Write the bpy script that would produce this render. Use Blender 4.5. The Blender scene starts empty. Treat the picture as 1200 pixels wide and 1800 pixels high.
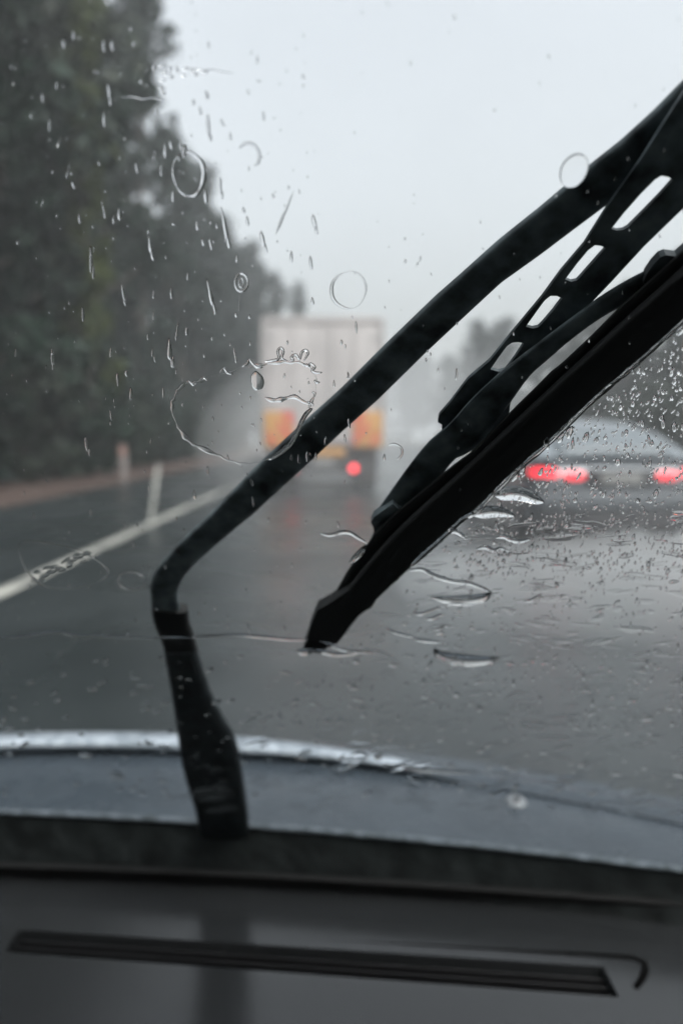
import bpy, bmesh, math, random
import numpy as np
from mathutils import Vector, Matrix
from mathutils.geometry import tessellate_polygon

R = math.radians
sc = bpy.context.scene
COL = sc.collection
rng = random.Random(11)

# ------------------------------------------------------------------ camera, world, sun, exposure
EYE = 1.10
PITCH = math.atan(125 / 1300)          # camera looks slightly down
YAW = math.atan(18 / 1300)             # and a touch to the right of the road direction
cam_d = bpy.data.cameras.new('camera')
cam = bpy.data.objects.new('camera', cam_d)
COL.objects.link(cam)
cam.location = (0, 0, EYE)
cam.rotation_euler = (math.pi / 2 - PITCH, 0, -YAW)
cam_d.sensor_fit = 'VERTICAL'
cam_d.sensor_height = 36
cam_d.lens = 36 * 1300 / 1800
cam_d.clip_start = 0.02
cam_d.clip_end = 4000
cam_d.dof.use_dof = True
cam_d.dof.focus_distance = 0.33
cam_d.dof.aperture_fstop = 4.5
sc.camera = cam

SUN_EL, SUN_ROT = R(52), R(150)
world = bpy.data.worlds.new('World')
sc.world = world
world.use_nodes = True
wn, wl = world.node_tree.nodes, world.node_tree.links
wn.clear()
sky = wn.new('ShaderNodeTexSky')
sky.sky_type = 'NISHITA'
sky.sun_disc = False
sky.sun_elevation = SUN_EL
sky.sun_rotation = SUN_ROT
sky.air_density = 1.5
sky.dust_density = 6.0
sky.ozone_density = 1.0
hsv = wn.new('ShaderNodeHueSaturation')
hsv.inputs['Saturation'].default_value = 0.21
wtc = wn.new('ShaderNodeTexCoord')
wno = wn.new('ShaderNodeTexNoise')
wno.inputs['Scale'].default_value = 2.2
wno.inputs['Detail'].default_value = 5
wmr = wn.new('ShaderNodeMapRange')
wmr.inputs['From Min'].default_value = 0.3
wmr.inputs['From Max'].default_value = 0.7
wmr.inputs['To Min'].default_value = 0.94
wmr.inputs['To Max'].default_value = 1.05
wmul = wn.new('ShaderNodeMix')
wmul.data_type = 'RGBA'
wmul.blend_type = 'MULTIPLY'
wmul.inputs['Factor'].default_value = 1.0
bg = wn.new('ShaderNodeBackground')
bg.inputs['Strength'].default_value = 0.15
wo = wn.new('ShaderNodeOutputWorld')
wl.new(sky.outputs['Color'], hsv.inputs['Color'])
wl.new(hsv.outputs['Color'], wmul.inputs['A'])
wl.new(wtc.outputs['Generated'], wno.inputs['Vector'])
wl.new(wno.outputs['Fac'], wmr.inputs['Value'])
wl.new(wmr.outputs['Result'], wmul.inputs['B'])
# overcast sky: the zenith brighter than the horizon
wsp = wn.new('ShaderNodeSeparateXYZ')
wgr = wn.new('ShaderNodeMapRange')
wgr.inputs['From Min'].default_value = 0.0
wgr.inputs['From Max'].default_value = 0.9
wgr.inputs['To Min'].default_value = 0.66
wgr.inputs['To Max'].default_value = 1.35
wm2 = wn.new('ShaderNodeMix')
wm2.data_type = 'RGBA'
wm2.blend_type = 'MULTIPLY'
wm2.inputs['Factor'].default_value = 1.0
wl.new(wtc.outputs['Generated'], wsp.inputs['Vector'])
wl.new(wsp.outputs['Z'], wgr.inputs['Value'])
wl.new(wmul.outputs['Result'], wm2.inputs['A'])
wl.new(wgr.outputs['Result'], wm2.inputs['B'])
wl.new(wm2.outputs['Result'], bg.inputs['Color'])
wl.new(bg.outputs['Background'], wo.inputs['Surface'])

sun_d = bpy.data.lights.new('sun', 'SUN')
sun_d.energy = 0.6
sun_d.angle = R(30)
sun_d.color = (1.0, 0.985, 0.96)
sun = bpy.data.objects.new('sun', sun_d)
COL.objects.link(sun)
sd = Vector((math.sin(SUN_ROT) * math.cos(SUN_EL), math.cos(SUN_ROT) * math.cos(SUN_EL), math.sin(SUN_EL)))
sun.rotation_euler = sd.to_track_quat('Z', 'Y').to_euler()
sun.location = (0, 0, 60)

vs = sc.view_settings
vs.view_transform = 'Standard'
vs.look = 'None'
vs.exposure = 0.93
vs.gamma = 1.0
vs.use_curve_mapping = False
sc.display_settings.display_device = 'sRGB'
sc.render.engine = 'CYCLES'
cy = sc.cycles
cy.use_denoising = True
cy.max_bounces = 14
cy.diffuse_bounces = 4
cy.glossy_bounces = 4
cy.transmission_bounces = 10
cy.transparent_max_bounces = 24
cy.volume_bounces = 3
cy.sample_clamp_indirect = 8
cy.caustics_refractive = True
cy.caustics_reflective = True


# ------------------------------------------------------------------ helpers
def mat(name, col=(.5, .5, .5), rough=.5, metal=0.0, spec=.5, noise=None, bump=None, rough_noise=None,
        emit=None, trans=0.0, ior=1.45, coat=0.0, objcoord=True):
    """Principled material; noise=(scale, other colour, detail), bump=(scale, strength, distance), rough_noise=(scale, lo, hi)."""
    m = bpy.data.materials.new(name)
    m.use_nodes = True
    nt = m.node_tree
    n, l = nt.nodes, nt.links
    p = n['Principled BSDF']
    p.inputs['Base Color'].default_value = (*col, 1)
    p.inputs['Roughness'].default_value = rough
    p.inputs['Metallic'].default_value = metal
    p.inputs['IOR'].default_value = ior
    p.inputs['Specular IOR Level'].default_value = spec
    p.inputs['Transmission Weight'].default_value = trans
    p.inputs['Coat Weight'].default_value = coat
    if emit:
        p.inputs['Emission Color'].default_value = (*emit[0], 1)
        p.inputs['Emission Strength'].default_value = emit[1]
    tc = n.new('ShaderNodeTexCoord')

    def nz(scale, detail=5):
        t = n.new('ShaderNodeTexNoise')
        t.inputs['Scale'].default_value = scale
        t.inputs['Detail'].default_value = detail
        l.new(tc.outputs['Object'], t.inputs['Vector'])
        return t
    if noise:
        t = nz(noise[0], noise[2] if len(noise) > 2 else 6)
        rp = n.new('ShaderNodeValToRGB')
        rp.color_ramp.elements[0].position = .32
        rp.color_ramp.elements[1].position = .68
        rp.color_ramp.elements[0].color = (*col, 1)
        rp.color_ramp.elements[1].color = (*noise[1], 1)
        l.new(t.outputs['Fac'], rp.inputs['Fac'])
        l.new(rp.outputs['Color'], p.inputs['Base Color'])
    if rough_noise:
        t = nz(rough_noise[0], 4)
        mr = n.new('ShaderNodeMapRange')
        mr.inputs['From Min'].default_value = .3
        mr.inputs['From Max'].default_value = .7
        mr.inputs['To Min'].default_value = rough_noise[1]
        mr.inputs['To Max'].default_value = rough_noise[2]
        l.new(t.outputs['Fac'], mr.inputs['Value'])
        l.new(mr.outputs['Result'], p.inputs['Roughness'])
    if bump:
        t = nz(bump[0], 4)
        b = n.new('ShaderNodeBump')
        b.inputs['Strength'].default_value = bump[1]
        b.inputs['Distance'].default_value = bump[2]
        l.new(t.outputs['Fac'], b.inputs['Height'])
        l.new(b.outputs['Normal'], p.inputs['Normal'])
    return m


def link(name, me, m=None, parent=None, smooth=False):
    o = bpy.data.objects.new(name, me)
    COL.objects.link(o)
    if m is not None:
        me.materials.append(m)
    if parent is not None:
        o.parent = parent
    if smooth:
        for p in me.polygons:
            p.use_smooth = True
    return o


def mesh(name, verts, faces, m=None, parent=None, smooth=False):
    me = bpy.data.meshes.new(name)
    me.from_pydata([tuple(v) for v in verts], [], faces)
    me.update()
    return link(name, me, m, parent, smooth)


def from_bm(name, bm, m=None, parent=None, smooth=False, sharp=None):
    bmesh.ops.recalc_face_normals(bm, faces=bm.faces)
    me = bpy.data.meshes.new(name)
    bm.to_mesh(me)
    bm.free()
    o = link(name, me, m, parent, smooth)
    if smooth and sharp:
        me.set_sharp_from_angle(angle=R(sharp))
    return o


def box_bm(bm, x0, x1, y0, y1, z0, z1, bev=0.0):
    r = bmesh.ops.create_cube(bm, size=1)
    vs_ = r['verts']
    for v in vs_:
        v.co = Vector(((x0 + x1) / 2 + v.co.x * (x1 - x0), (y0 + y1) / 2 + v.co.y * (y1 - y0), (z0 + z1) / 2 + v.co.z * (z1 - z0)))
    if bev > 0:
        es = list({e for v in vs_ for e in v.link_edges})
        bmesh.ops.bevel(bm, geom=es, offset=bev, segments=2, affect='EDGES', profile=.6)


def box(name, x0, x1, y0, y1, z0, z1, m, parent=None, bev=0.0, smooth=False):
    bm = bmesh.new()
    box_bm(bm, x0, x1, y0, y1, z0, z1, bev)
    return from_bm(name, bm, m, parent, smooth=bev > 0, sharp=40)


def tube_bm(bm, pts, rads, seg=8):
    rings = []
    for i, p in enumerate(pts):
        p = Vector(p)
        a = Vector(pts[max(i - 1, 0)])
        b = Vector(pts[min(i + 1, len(pts) - 1)])
        t = (b - a).normalized()
        u = t.orthogonal().normalized()
        if i and abs(u.dot(pu)) < .2:
            u = t.cross(u)
        if i:
            u = (pu - t * pu.dot(t)).normalized()
        pu = u
        v = t.cross(u)
        rings.append([bm.verts.new(p + (u * math.cos(k * 2 * math.pi / seg) + v * math.sin(k * 2 * math.pi / seg)) * rads[i]) for k in range(seg)])
    for a, b in zip(rings, rings[1:]):
        for k in range(seg):
            bm.faces.new((a[k], a[(k + 1) % seg], b[(k + 1) % seg], b[k]))
    bm.faces.new(rings[0][::-1])
    bm.faces.new(rings[-1])


def tag(o, label=None, cat=None, group=None, kind=None):
    if label: o['label'] = label
    if cat: o['category'] = cat
    if group: o['group'] = group
    if kind: o['kind'] = kind
    return o


def empty(name, loc=(0, 0, 0), rz=0.0):
    o = bpy.data.objects.new(name, None)
    o.empty_display_size = .2
    COL.objects.link(o)
    o.location = loc
    o.rotation_euler = (0, 0, rz)
    return o


def copy_tree(o, parent=None):
    c = o.copy()
    COL.objects.link(c)
    c.parent = parent
    for ch in [x for x in o.children]:
        copy_tree(ch, c)
    return c


# ------------------------------------------------------------------ the windscreen surface and points measured on it
cp, sp_ = math.cos(PITCH), math.sin(PITCH)
cyw, syw = math.cos(YAW), math.sin(YAW)


def ray(px, py):
    a, b = (px - 600) / 1300, (900 - py) / 1300
    y, z = cp + b * sp_, -sp_ + b * cp
    return Vector((a * cyw + y * syw, -a * syw + y * cyw, z))


ALPHA = R(50)                    # slope of the glass
SA, CA = math.sin(ALPHA), math.cos(ALPHA)
ZB = EYE - 0.455                 # height of the glass foot


def Yb(x):                       # plan curve of the glass foot
    return 0.7745 - 0.0723 * (x + 0.77) ** 2


def on_glass(px, py, h=0.0):
    """Point of the surface lying h metres outside the outer face of the windscreen."""
    d = ray(px, py)
    t = .35
    for _ in range(12):
        x, y, z = d.x * t, d.y * t, EYE + d.z * t
        f = (y - Yb(x)) * SA + (z - ZB) * CA - h
        df = (d.y + 2 * .0723 * (x + .77) * d.x) * SA + d.z * CA
        t -= f / df
    return Vector((d.x * t, d.y * t, EYE + d.z * t))


def gnorm(p):
    return Vector((2 * .0723 * (p.x + .77) * SA, SA, CA)).normalized()


def glass_at(x, s, h=0.0):
    return Vector((x, Yb(x) - s * CA, ZB + s * SA)) + Vector((0, SA, CA)) * h


def on_level(px, py, z):
    d = ray(px, py)
    t = (z - EYE) / d.z
    return Vector((d.x * t, d.y * t, z))


# ------------------------------------------------------------------ materials
M_ASPH = mat('wet asphalt', (.013, .0165, .0175), .3, noise=(1.3, (.025, .030, .0315), 8), bump=(45, .35, .012), rough_noise=(.55, .16, .42))
M_GROUND = mat('wet verge soil', (.035, .036, .022), .8, noise=(.35, (.06, .055, .032), 7), bump=(6, .6, .08))
M_VERGE = mat('red brown leaf litter', (.034, .021, .016), .75, noise=(2.2, (.062, .038, .030), 8), bump=(14, .7, .05))
M_LINE = mat('worn white road paint', (.42, .415, .375), .4, noise=(4, (.11, .11, .105), 9), bump=(40, .3, .004))
M_BLACK = mat('black wiper steel', (.009, .013, .015), .42, spec=.4, noise=(75, (.11, .14, .15), 8), bump=(180, .25, .0006), rough_noise=(70, .3, .6))  # pale blue-grey noise colour paints in the wet highlights
M_RUBBER = mat('wiper rubber', (.009, .010, .010), .6, spec=.3, bump=(120, .2, .0005))
M_TROUGH = mat('black cowl plastic', (.0025, .0035, .0035), .7, spec=.25, noise=(38, (.013, .016, .016), 7), bump=(45, .7, .004))
M_GASKET = mat('glazing rubber', (.006, .006, .006), .8, spec=.2)
M_DASH = mat('dark grey dashboard vinyl', (.0155, .0166, .0173), .22, spec=.75, bump=(900, .10, .0003), noise=(5, (.0185, .0198, .0206), 4))
M_VENT = mat('black vent plastic', (.006, .006, .0065), .6, spec=.2)
M_LINING = mat('cabin lining', (.09, .09, .088), .85)
M_PAINT = mat('blue grey car paint', (.040, .050, .060), .34, spec=.4, coat=.0, noise=(12, (.032, .040, .048), 6), bump=(55, .35, .003), rough_noise=(28, .16, .45))

M_GLASS = bpy.data.materials.new('clear laminated glass')
M_GLASS.use_nodes = True
_n = M_GLASS.node_tree.nodes
_n.clear()
_t = _n.new('ShaderNodeBsdfTransparent')
_t.inputs['Color'].default_value = (.955, .972, .975, 1)
_o = _n.new('ShaderNodeOutputMaterial')
M_GLASS.node_tree.links.new(_t.outputs[0], _o.inputs['Surface'])

M_WATER = bpy.data.materials.new('rain water')
M_WATER.use_nodes = True
_n = M_WATER.node_tree.nodes
_n.clear()
_t = _n.new('ShaderNodeBsdfGlass')
_t.inputs['IOR'].default_value = 1.33
_t.inputs['Roughness'].default_value = 0.0
_t.inputs['Color'].default_value = (1, 1, 1, 1)
_o = _n.new('ShaderNodeOutputMaterial')
M_WATER.node_tree.links.new(_t.outputs[0], _o.inputs['Surface'])


def volume(name, density, col=(.93, .95, .97), aniso=.2):
    m = bpy.data.materials.new(name)
    m.use_nodes = True
    n = m.node_tree.nodes
    n.clear()
    v = n.new('ShaderNodeVolumePrincipled')
    v.inputs['Density'].default_value = density
    v.inputs['Color'].default_value = (*col, 1)
    v.inputs['Anisotropy'].default_value = aniso
    o = n.new('ShaderNodeOutputMaterial')
    m.node_tree.links.new(v.outputs['Volume'], o.inputs['Volume'])
    return m


# ------------------------------------------------------------------ ground, road, markings
def bend(y):                     # the road swings to the right far ahead
    return .0012 * max(0, y - 55) ** 2


GX, GY0, GY1 = 480, -60, 900
bm = bmesh.new()
NX, NY = 60, 60
vv = {}
for i in range(NX + 1):
    for j in range(NY + 1):
        x = -GX + 2 * GX * i / NX
        y = GY0 + (GY1 - GY0) * j / NY
        vv[i, j] = bm.verts.new((x, y, 0))
for i in range(NX):
    for j in range(NY):
        bm.faces.new((vv[i, j], vv[i + 1, j], vv[i + 1, j + 1], vv[i, j + 1]))
tag(from_bm('ground', bm, M_GROUND), 'wet dark verge and grassland on both sides of the road', kind='structure')


def strip(name, x0, x1, y0, y1, z, m, step=3.0):
    n = max(2, int((y1 - y0) / step))
    v, f = [], []
    for k in range(n + 1):
        y = y0 + (y1 - y0) * k / n
        v += [(x0 + bend(y), y, z), (x1 + bend(y), y, z)]
        if k:
            f.append((2 * k - 2, 2 * k - 1, 2 * k + 1, 2 * k))
    return mesh(name, v, f, m)


LINE_X = -2.37
tag(strip('verge', -9.5, -5.2, -40, 260, .006, M_VERGE), 'red brown leaf litter verge along the left of the road', kind='structure')
tag(strip('road', -5.4, 9.2, -55, 260, .012, M_ASPH), 'wet dark grey asphalt road running into the mist', kind='structure')
e = strip('edge_line', LINE_X - .075, LINE_X + .075, -30, 220, .016, M_LINE, 2)
tag(e, 'worn white edge line painted along the left of the wet road', 'road marking')
lane = empty('lane_line', (1.45, 0, 0))
tag(lane, 'broken white lane line between truck lane and silver car lane', 'road marking')
for y in (10.2, 22.2, 34.2, 46.2):
    d = strip('dash', -.06, .06, y, y + 3, .016, M_LINE, 1)
    d.parent = lane

# ------------------------------------------------------------------ haze
bm = bmesh.new()
box_bm(bm, -520, 520, -90, 940, -1.2, 31)
HAZE_DENSITY = .0025
hz = from_bm('haze', bm, volume('rain haze', HAZE_DENSITY))
tag(hz, 'pale grey rain haze filling the air over the road', kind='stuff')

# ------------------------------------------------------------------ trees
M_BARK = mat('wet bark', (.035, .030, .026), .7, noise=(6, (.07, .06, .052), 6), bump=(9, .8, .05))


def leaf_mat(name, a, b):
    m = mat(name, a, .55, spec=.2, noise=(.9, b, 5))
    return m


M_LEAF = [leaf_mat('dark forest leaves', (.006, .014, .009), (.014, .027, .018)),
          leaf_mat('grey green leaves', (.010, .018, .015), (.021, .032, .026)),
          leaf_mat('yellow green leaves', (.020, .028, .010), (.055, .068, .020)),
          leaf_mat('olive leaves', (.016, .023, .017), (.032, .04, .028))]


def tree_meshes(seed, height, radius, base, leaf_n, leaf_size, conic):
    r = random.Random(seed)
    bm = bmesh.new()
    top = height * .93
    lean = (r.uniform(-.4, .4), r.uniform(-.4, .4))
    pts = [(lean[0] * (k / 6) ** 2 + r.uniform(-.08, .08), lean[1] * (k / 6) ** 2 + r.uniform(-.08, .08), -0.2 + top * k / 6) for k in range(7)]
    tr = height * .014 + .06
    tube_bm(bm, pts, [tr * (1.25 - .19 * k) + .015 for k in range(7)], 8)
    clumps = []
    nl = 26
    for k in range(nl):
        f = base + (1 - base) * (k + r.random() * .6) / nl
        z = height * f * .98
        g = (f - base) / (1 - base)
        prof = (math.sin(math.pi * min(1, g * .86 + .14)) ** .7) * (1 - conic) + (1.05 - g) * conic
        rr = radius * max(.16, prof) * r.uniform(.6, 1.12)
        a = k * 2.4 + r.uniform(-.4, .4)
        p0 = Vector((lean[0] * f * f, lean[1] * f * f, z - rr * .25))
        p2 = Vector((p0.x + math.cos(a) * rr, p0.y + math.sin(a) * rr, z + rr * r.uniform(.0, .3)))
        p1 = (p0 + p2) / 2 + Vector((0, 0, -.06 * rr))
        tube_bm(bm, [p0, p1, p2], [tr * .32 * (1.1 - f * .7), tr * .2 * (1.1 - f * .7), .012], 5)
        for q in (.35, .6, .8, 1.0):
            c = p0.lerp(p2, q) + Vector((r.gauss(0, .22), r.gauss(0, .22), r.gauss(.1, .2))) * radius * .45
            clumps.append((c, radius * r.uniform(.17, .34)))
    clumps.append((Vector((lean[0], lean[1], height * .985)), radius * .22))
    trunk = bpy.data.meshes.new('trunk')
    bmesh.ops.recalc_face_normals(bm, faces=bm.faces)
    bm.to_mesh(trunk)
    bm.free()
    trunk.materials.append(M_BARK)
    v, f = [], []
    for k in range(leaf_n):
        c, cr = clumps[k % len(clumps)]
        d = Vector((r.gauss(0, 1), r.gauss(0, 1), r.gauss(0, .8)))
        d = d.normalized() * cr * (r.random() ** .45)
        p = c + d
        s = leaf_size * r.uniform(.55, 1.3)
        u = Vector((r.gauss(0, 1), r.gauss(0, 1), r.gauss(0, .6))).normalized()
        w = u.orthogonal().normalized()
        w = (Matrix.Rotation(r.random() * 6.28, 3, u) @ w)
        b = len(v)
        v += [p - u * s, p + w * s * .42, p + u * s, p - w * s * .42]
        f.append((b, b + 1, b + 2, b + 3))
    crown = bpy.data.meshes.new('crown')
    crown.from_pydata([tuple(q) for q in v], [], f)
    crown.update()
    return trunk, crown


PROTO = [tree_meshes(1, 20, 3.4, .10, 5200, .34, .25),
         tree_meshes(2, 20, 2.9, .16, 4600, .33, .65),
         tree_meshes(3, 20, 3.8, .20, 5200, .36, .05),
         tree_meshes(4, 20, 3.1, .08, 5000, .34, .4)]
SHRUB = [tree_meshes(7, 3.2, 1.6, .04, 1700, .19, .1), tree_meshes(8, 3.0, 1.4, .05, 1500, .18, .3)]


def plant(name, pair, leaf, x, y, h, base_h, wid, rz, label, cat, group=None):
    t = empty(name, (x, y, 0), rz)
    k = h / base_h
    t.scale = (wid, wid, k)
    a = link('trunk', pair[0], None, t)
    key = (pair[1].name, leaf)
    me = CROWNS.get(key)
    if me is None:
        me = pair[1].copy()
        me.materials.clear()
        me.materials.append(M_LEAF[leaf])
        CROWNS[key] = me
    b = link('crown', me, None, t)
    tag(t, label, cat, group)
    return t


CROWNS = {}
G_L, G_M, G_R = 'trees of the dark forest edge on the left', 'misty trees further along the left', 'misty trees beyond the right of the road'
L_L = 'tall dark green tree in the dense forest edge left of the road'
# (Y, X, height, width factor, prototype, leaf)
near = [(15.5, -9.8, 19, .85, 0, 0), (18, -8.6, 21, .8, 3, 0), (19.5, -12.5, 24, 1.0, 2, 0), (22, -9.6, 23, .9, 0, 0),
        (24, -13.5, 25, 1.0, 3, 0), (26, -10.4, 24, .85, 2, 3), (29, -13, 26, 1.0, 0, 0),
        (34, -14.5, 27, 1.05, 3, 0), (38, -13.2, 27, .9, 0, 1), (45, -15, 26, 1.0, 2, 0), (56, -16, 24, 1.0, 0, 0), (16.5, -13, 22, .95, 1, 0)]
for k, (y, x, h, w, p, lf) in enumerate(near):
    plant('forest_tree', PROTO[p], lf, x, y, h, 20, w, k * 1.3, L_L, 'tree', G_L)
plant('forest_tree', PROTO[0], 0, -10.2, 31.5, 27.5, 20, .92, .6, 'tallest dark tree, its crown leaving the top edge beside the pale sky', 'tree', G_L)
plant('forest_tree', PROTO[3], 1, -10.0, 40, 27, 20, .84, 2.2, 'dark tree whose ragged crown edge meets the sky below the top left drops', 'tree', G_L)
plant('young_tree', PROTO[1], 2, -7.9, 24.5, 17.5, 20, .42, .4, 'slim yellow green tree standing in front of the dark forest edge', 'tree', G_L)
mid = [(50, -9.9, 20.8, .80, 0, 1), (57, -10.2, 20.6, .8, 2, 1), (65, -9.8, 20.6, .82, 3, 1), (72, -9.6, 21, .8, 0, 1),
       (81, -9.4, 21.4, .9, 2, 1), (90, -8.6, 22, .9, 0, 1), (101, -7.4, 23.2, .95, 3, 1)]
for k, (y, x, h, w, p, lf) in enumerate(mid):
    plant('forest_tree', PROTO[p], lf, x, y, h, 20, w, k * 2.1 + .5, 'grey green tree fading into the mist behind the left forest edge', 'tree', G_M)
plant('forest_tree', PROTO[2], 1, -5.0, 118, 24.6, 20, .8, 1.1, 'last hazy tree on the left, just above the left top corner of the truck', 'tree', G_M)
far = [(150, 2, 21, .9, 0), (165, 9, 19, 1.0, 2), (140, 21.5, 17, 1.0, 0), (128, 24, 17, 1.1, 2), (118, 27, 18, 1.1, 3)]
for k, (y, x, h, w, p) in enumerate(far):
    plant('distant_tree', PROTO[p], 1, x, y, h, 20, w, k * 1.7, 'very faint tree dissolved in the haze behind the truck' if x < 10 else 'very faint tree in the haze between the truck and the slotted wiper bridge', 'tree', 'faint trees at the end of the road')
for k, (y, x, h, w, p) in enumerate([(205, 6, 24, 1.3, 2), (212, 13, 23, 1.3, 0), (204, 20, 24, 1.35, 3), (215, 27, 25, 1.3, 2), (206, 34, 24, 1.4, 0), (222, 16, 25, 1.3, 3), (220, 24, 25, 1.3, 2)]):
    plant('distant_tree', PROTO[p], 1, x, y, h, 20, w, k * 1.3, 'tree in the palest far treeline where the road vanishes right of the truck', 'tree', 'faint trees at the end of the road')
for k, (y, x, h, w, p) in enumerate([(30, -18, 22, 1.1, 2), (40, -19.5, 23, 1.2, 0), (52, -17.5, 22, 1.1, 3), (62, -16, 20, 1.1, 2), (72, -14.5, 20, 1.1, 0), (84, -14, 20, 1.1, 3), (95, -12.5, 21, 1.1, 2), (108, -10.5, 21, 1.1, 0)]):
    plant('forest_tree', PROTO[p], 1, x, y, h, 20, w, k * 1.7, 'dark tree of the second row filling the gaps in the left forest edge', 'tree', G_L)
right = [(98, 19.5, 16.5, 1.0, 0), (105, 23.5, 17.5, 1.1, 2), (92, 26, 15, 1.0, 3), (70, 22.5, 13.5, .95, 0), (74, 27, 14.5, 1.0, 2),
         (62, 24.5, 14, 1.0, 3), (56, 26.5, 15, 1.0, 0), (50, 26, 15.5, 1.0, 2), (66, 31, 16, 1.1, 0), (46, 29, 17, 1.1, 3)]
for k, (y, x, h, w, p) in enumerate(right):
    plant('roadside_tree', PROTO[p], 1 if y > 80 else 3, x, y, h, 20, w, k * 1.9 + .2,
          'hazy tree seen past the wiper slots on the far right' if y > 80 else 'grey green tree in the mist behind the silver car', 'tree', G_R)
k = 0
for y in (13.2, 14.8, 16.4, 18.2, 20.2, 22.5, 25, 28, 31, 35, 39, 44, 50, 57, 65):
    k += 1
    x = -8.3 - rng.uniform(0, .9) - (.4 if y < 18 else 0)
    plant('shrub', SHRUB[k % 2], (0, 3, 0, 1)[k % 4], x, y, 3.2 * rng.uniform(.7, 1.25), 3.1, rng.uniform(.9, 1.25), k * 1.1,
          'dark leafy shrub at the foot of the forest behind the left verge', 'shrub', 'shrubs along the left verge')
for y, x in ((44, 20), (50, 21), (57, 20.5), (64, 20), (72, 19), (80, 18.5)):
    k += 1
    plant('shrub', SHRUB[k % 2], 3, x, y, 4.2 * rng.uniform(.8, 1.2), 3.1, 1.9, k * .9,
          'grey green shrub on the far right roadside behind the silver car', 'shrub', 'shrubs along the right roadside')

# ------------------------------------------------------------------ guide posts on the left
M_POST = mat('weathered white post', (.36, .36, .34), .6, noise=(14, (.24, .24, .22), 6))
M_REFL = mat('orange red reflector', (.26, .14, .11), .5)
M_PWOOD = mat('pinkish weathered wood', (.22, .195, .185), .7, noise=(10, (.15, .13, .125), 6))


def guide_post(x, y, h, w, tilt, m, refl, label):
    t = empty('guide_post', (x, y, 0))
    t.rotation_euler = (0, tilt, 0)
    bm = bmesh.new()
    box_bm(bm, -w / 2, w / 2, -w * .25, w * .25, -.1, h, w * .12)
    from_bm('post', bm, m, t, True, 40)
    if refl:
        box('reflector', -w * .42, w * .42, -w * .25 - .008, -w * .25 + .004, h * .74, h * .96, M_REFL, t, .003)
    bm = bmesh.new()
    tube_bm(bm, [(0, 0, h - .004), (0, 0, h + .02), (0, 0, h + .03)], [w * .52, w * .5, w * .3], 10)
    from_bm('cap', bm, m, t, True, 50)
    tag(t, label, 'post', 'guide posts along the left roadside')


guide_post(-5.65, 20.3, .98, .19, R(-1), M_PWOOD, True, 'short stout pinkish post with an orange top on the brown verge')
guide_post(-2.49, 10.2, .74, .052, R(9), M_POST, False, 'thin white leaning post beside the white edge line')
guide_post(-5.5, 46, 1.0, .1, R(1), M_POST, True, 'distant white post, barely visible in the mist left of the truck')

# ------------------------------------------------------------------ truck
M_TBOX = mat('off white truck body', (.33, .31, .305), .5, noise=(1.2, (.28, .265, .262), 6))
M_TDARK = mat('truck chassis black', (.015, .015, .016), .6)
M_TSTEEL = mat('galvanised steel', (.33, .33, .33), .4, metal=.6)
M_YEL = mat('yellow reflective sheet', (.34, .175, .05), .5)
M_REDS = mat('red reflective sheet', (.40, .05, .04), .5)
M_TYRE = mat('tyre rubber', (.014, .014, .015), .7, bump=(60, .4, .01))
M_LAMP = mat('lit red tail lamp', (.7, .02, .03), .25, emit=((1.0, .035, .055), 1.05))
M_LAMP2 = mat('dimmer red tail lamp', (.6, .02, .03), .25, emit=((1.0, .04, .06), .75))
M_LAMPT = mat('lit red truck lamp', (.7, .02, .03), .25, emit=((1.0, .05, .065), 2.2))
M_AMB = mat('lit amber lamp', (.8, .3, .03), .25, emit=((1.0, .36, .10), 2.2))
M_PLATE = mat('plate white', (.16, .16, .155), .4)
M_WIN = mat('dark vehicle glass', (.02, .024, .028), .06, spec=.7)


def disc_wheel(parent, x, y, r, w, name='wheel'):
    hub = bpy.data.objects.new(name, None)
    COL.objects.link(hub)
    hub.parent = parent
    hub.location = (x, y, r)
    bm = bmesh.new()
    prof = [(-w / 2, r * .62), (-w / 2, r * .9), (-w * .38, r), (w * .38, r), (w / 2, r * .9), (w / 2, r * .62)]
    n = 28
    rings = [[bm.verts.new((px, math.cos(2 * math.pi * k / n) * pr, math.sin(2 * math.pi * k / n) * pr)) for k in range(n)] for px, pr in prof]
    for i in range(len(rings)):
        a, b = rings[i], rings[(i + 1) % len(rings)]
        for k in range(n):
            bm.faces.new((a[k], a[(k + 1) % n], b[(k + 1) % n], b[k]))
    from_bm('tyre', bm, M_TYRE, hub, True, 35)
    bm = bmesh.new()
    prof = [(-w * .42, r * .63), (-w * .3, r * .55), (-w * .1, r * .2), (-w * .16, 0.001), (w * .16, 0.001), (w * .1, r * .2), (w * .3, r * .55), (w * .42, r * .63)]
    rings = [[bm.verts.new((px, math.cos(2 * math.pi * k / n) * pr, math.sin(2 * math.pi * k / n) * pr)) for k in range(n)] for px, pr in prof]
    for a, b in zip(rings, rings[1:]):
        for k in range(n):
            bm.faces.new((a[k], a[(k + 1) % n], b[(k + 1) % n], b[k]))
    from_bm('rim', bm, M_TSTEEL, hub, True, 35)
    return hub


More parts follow.
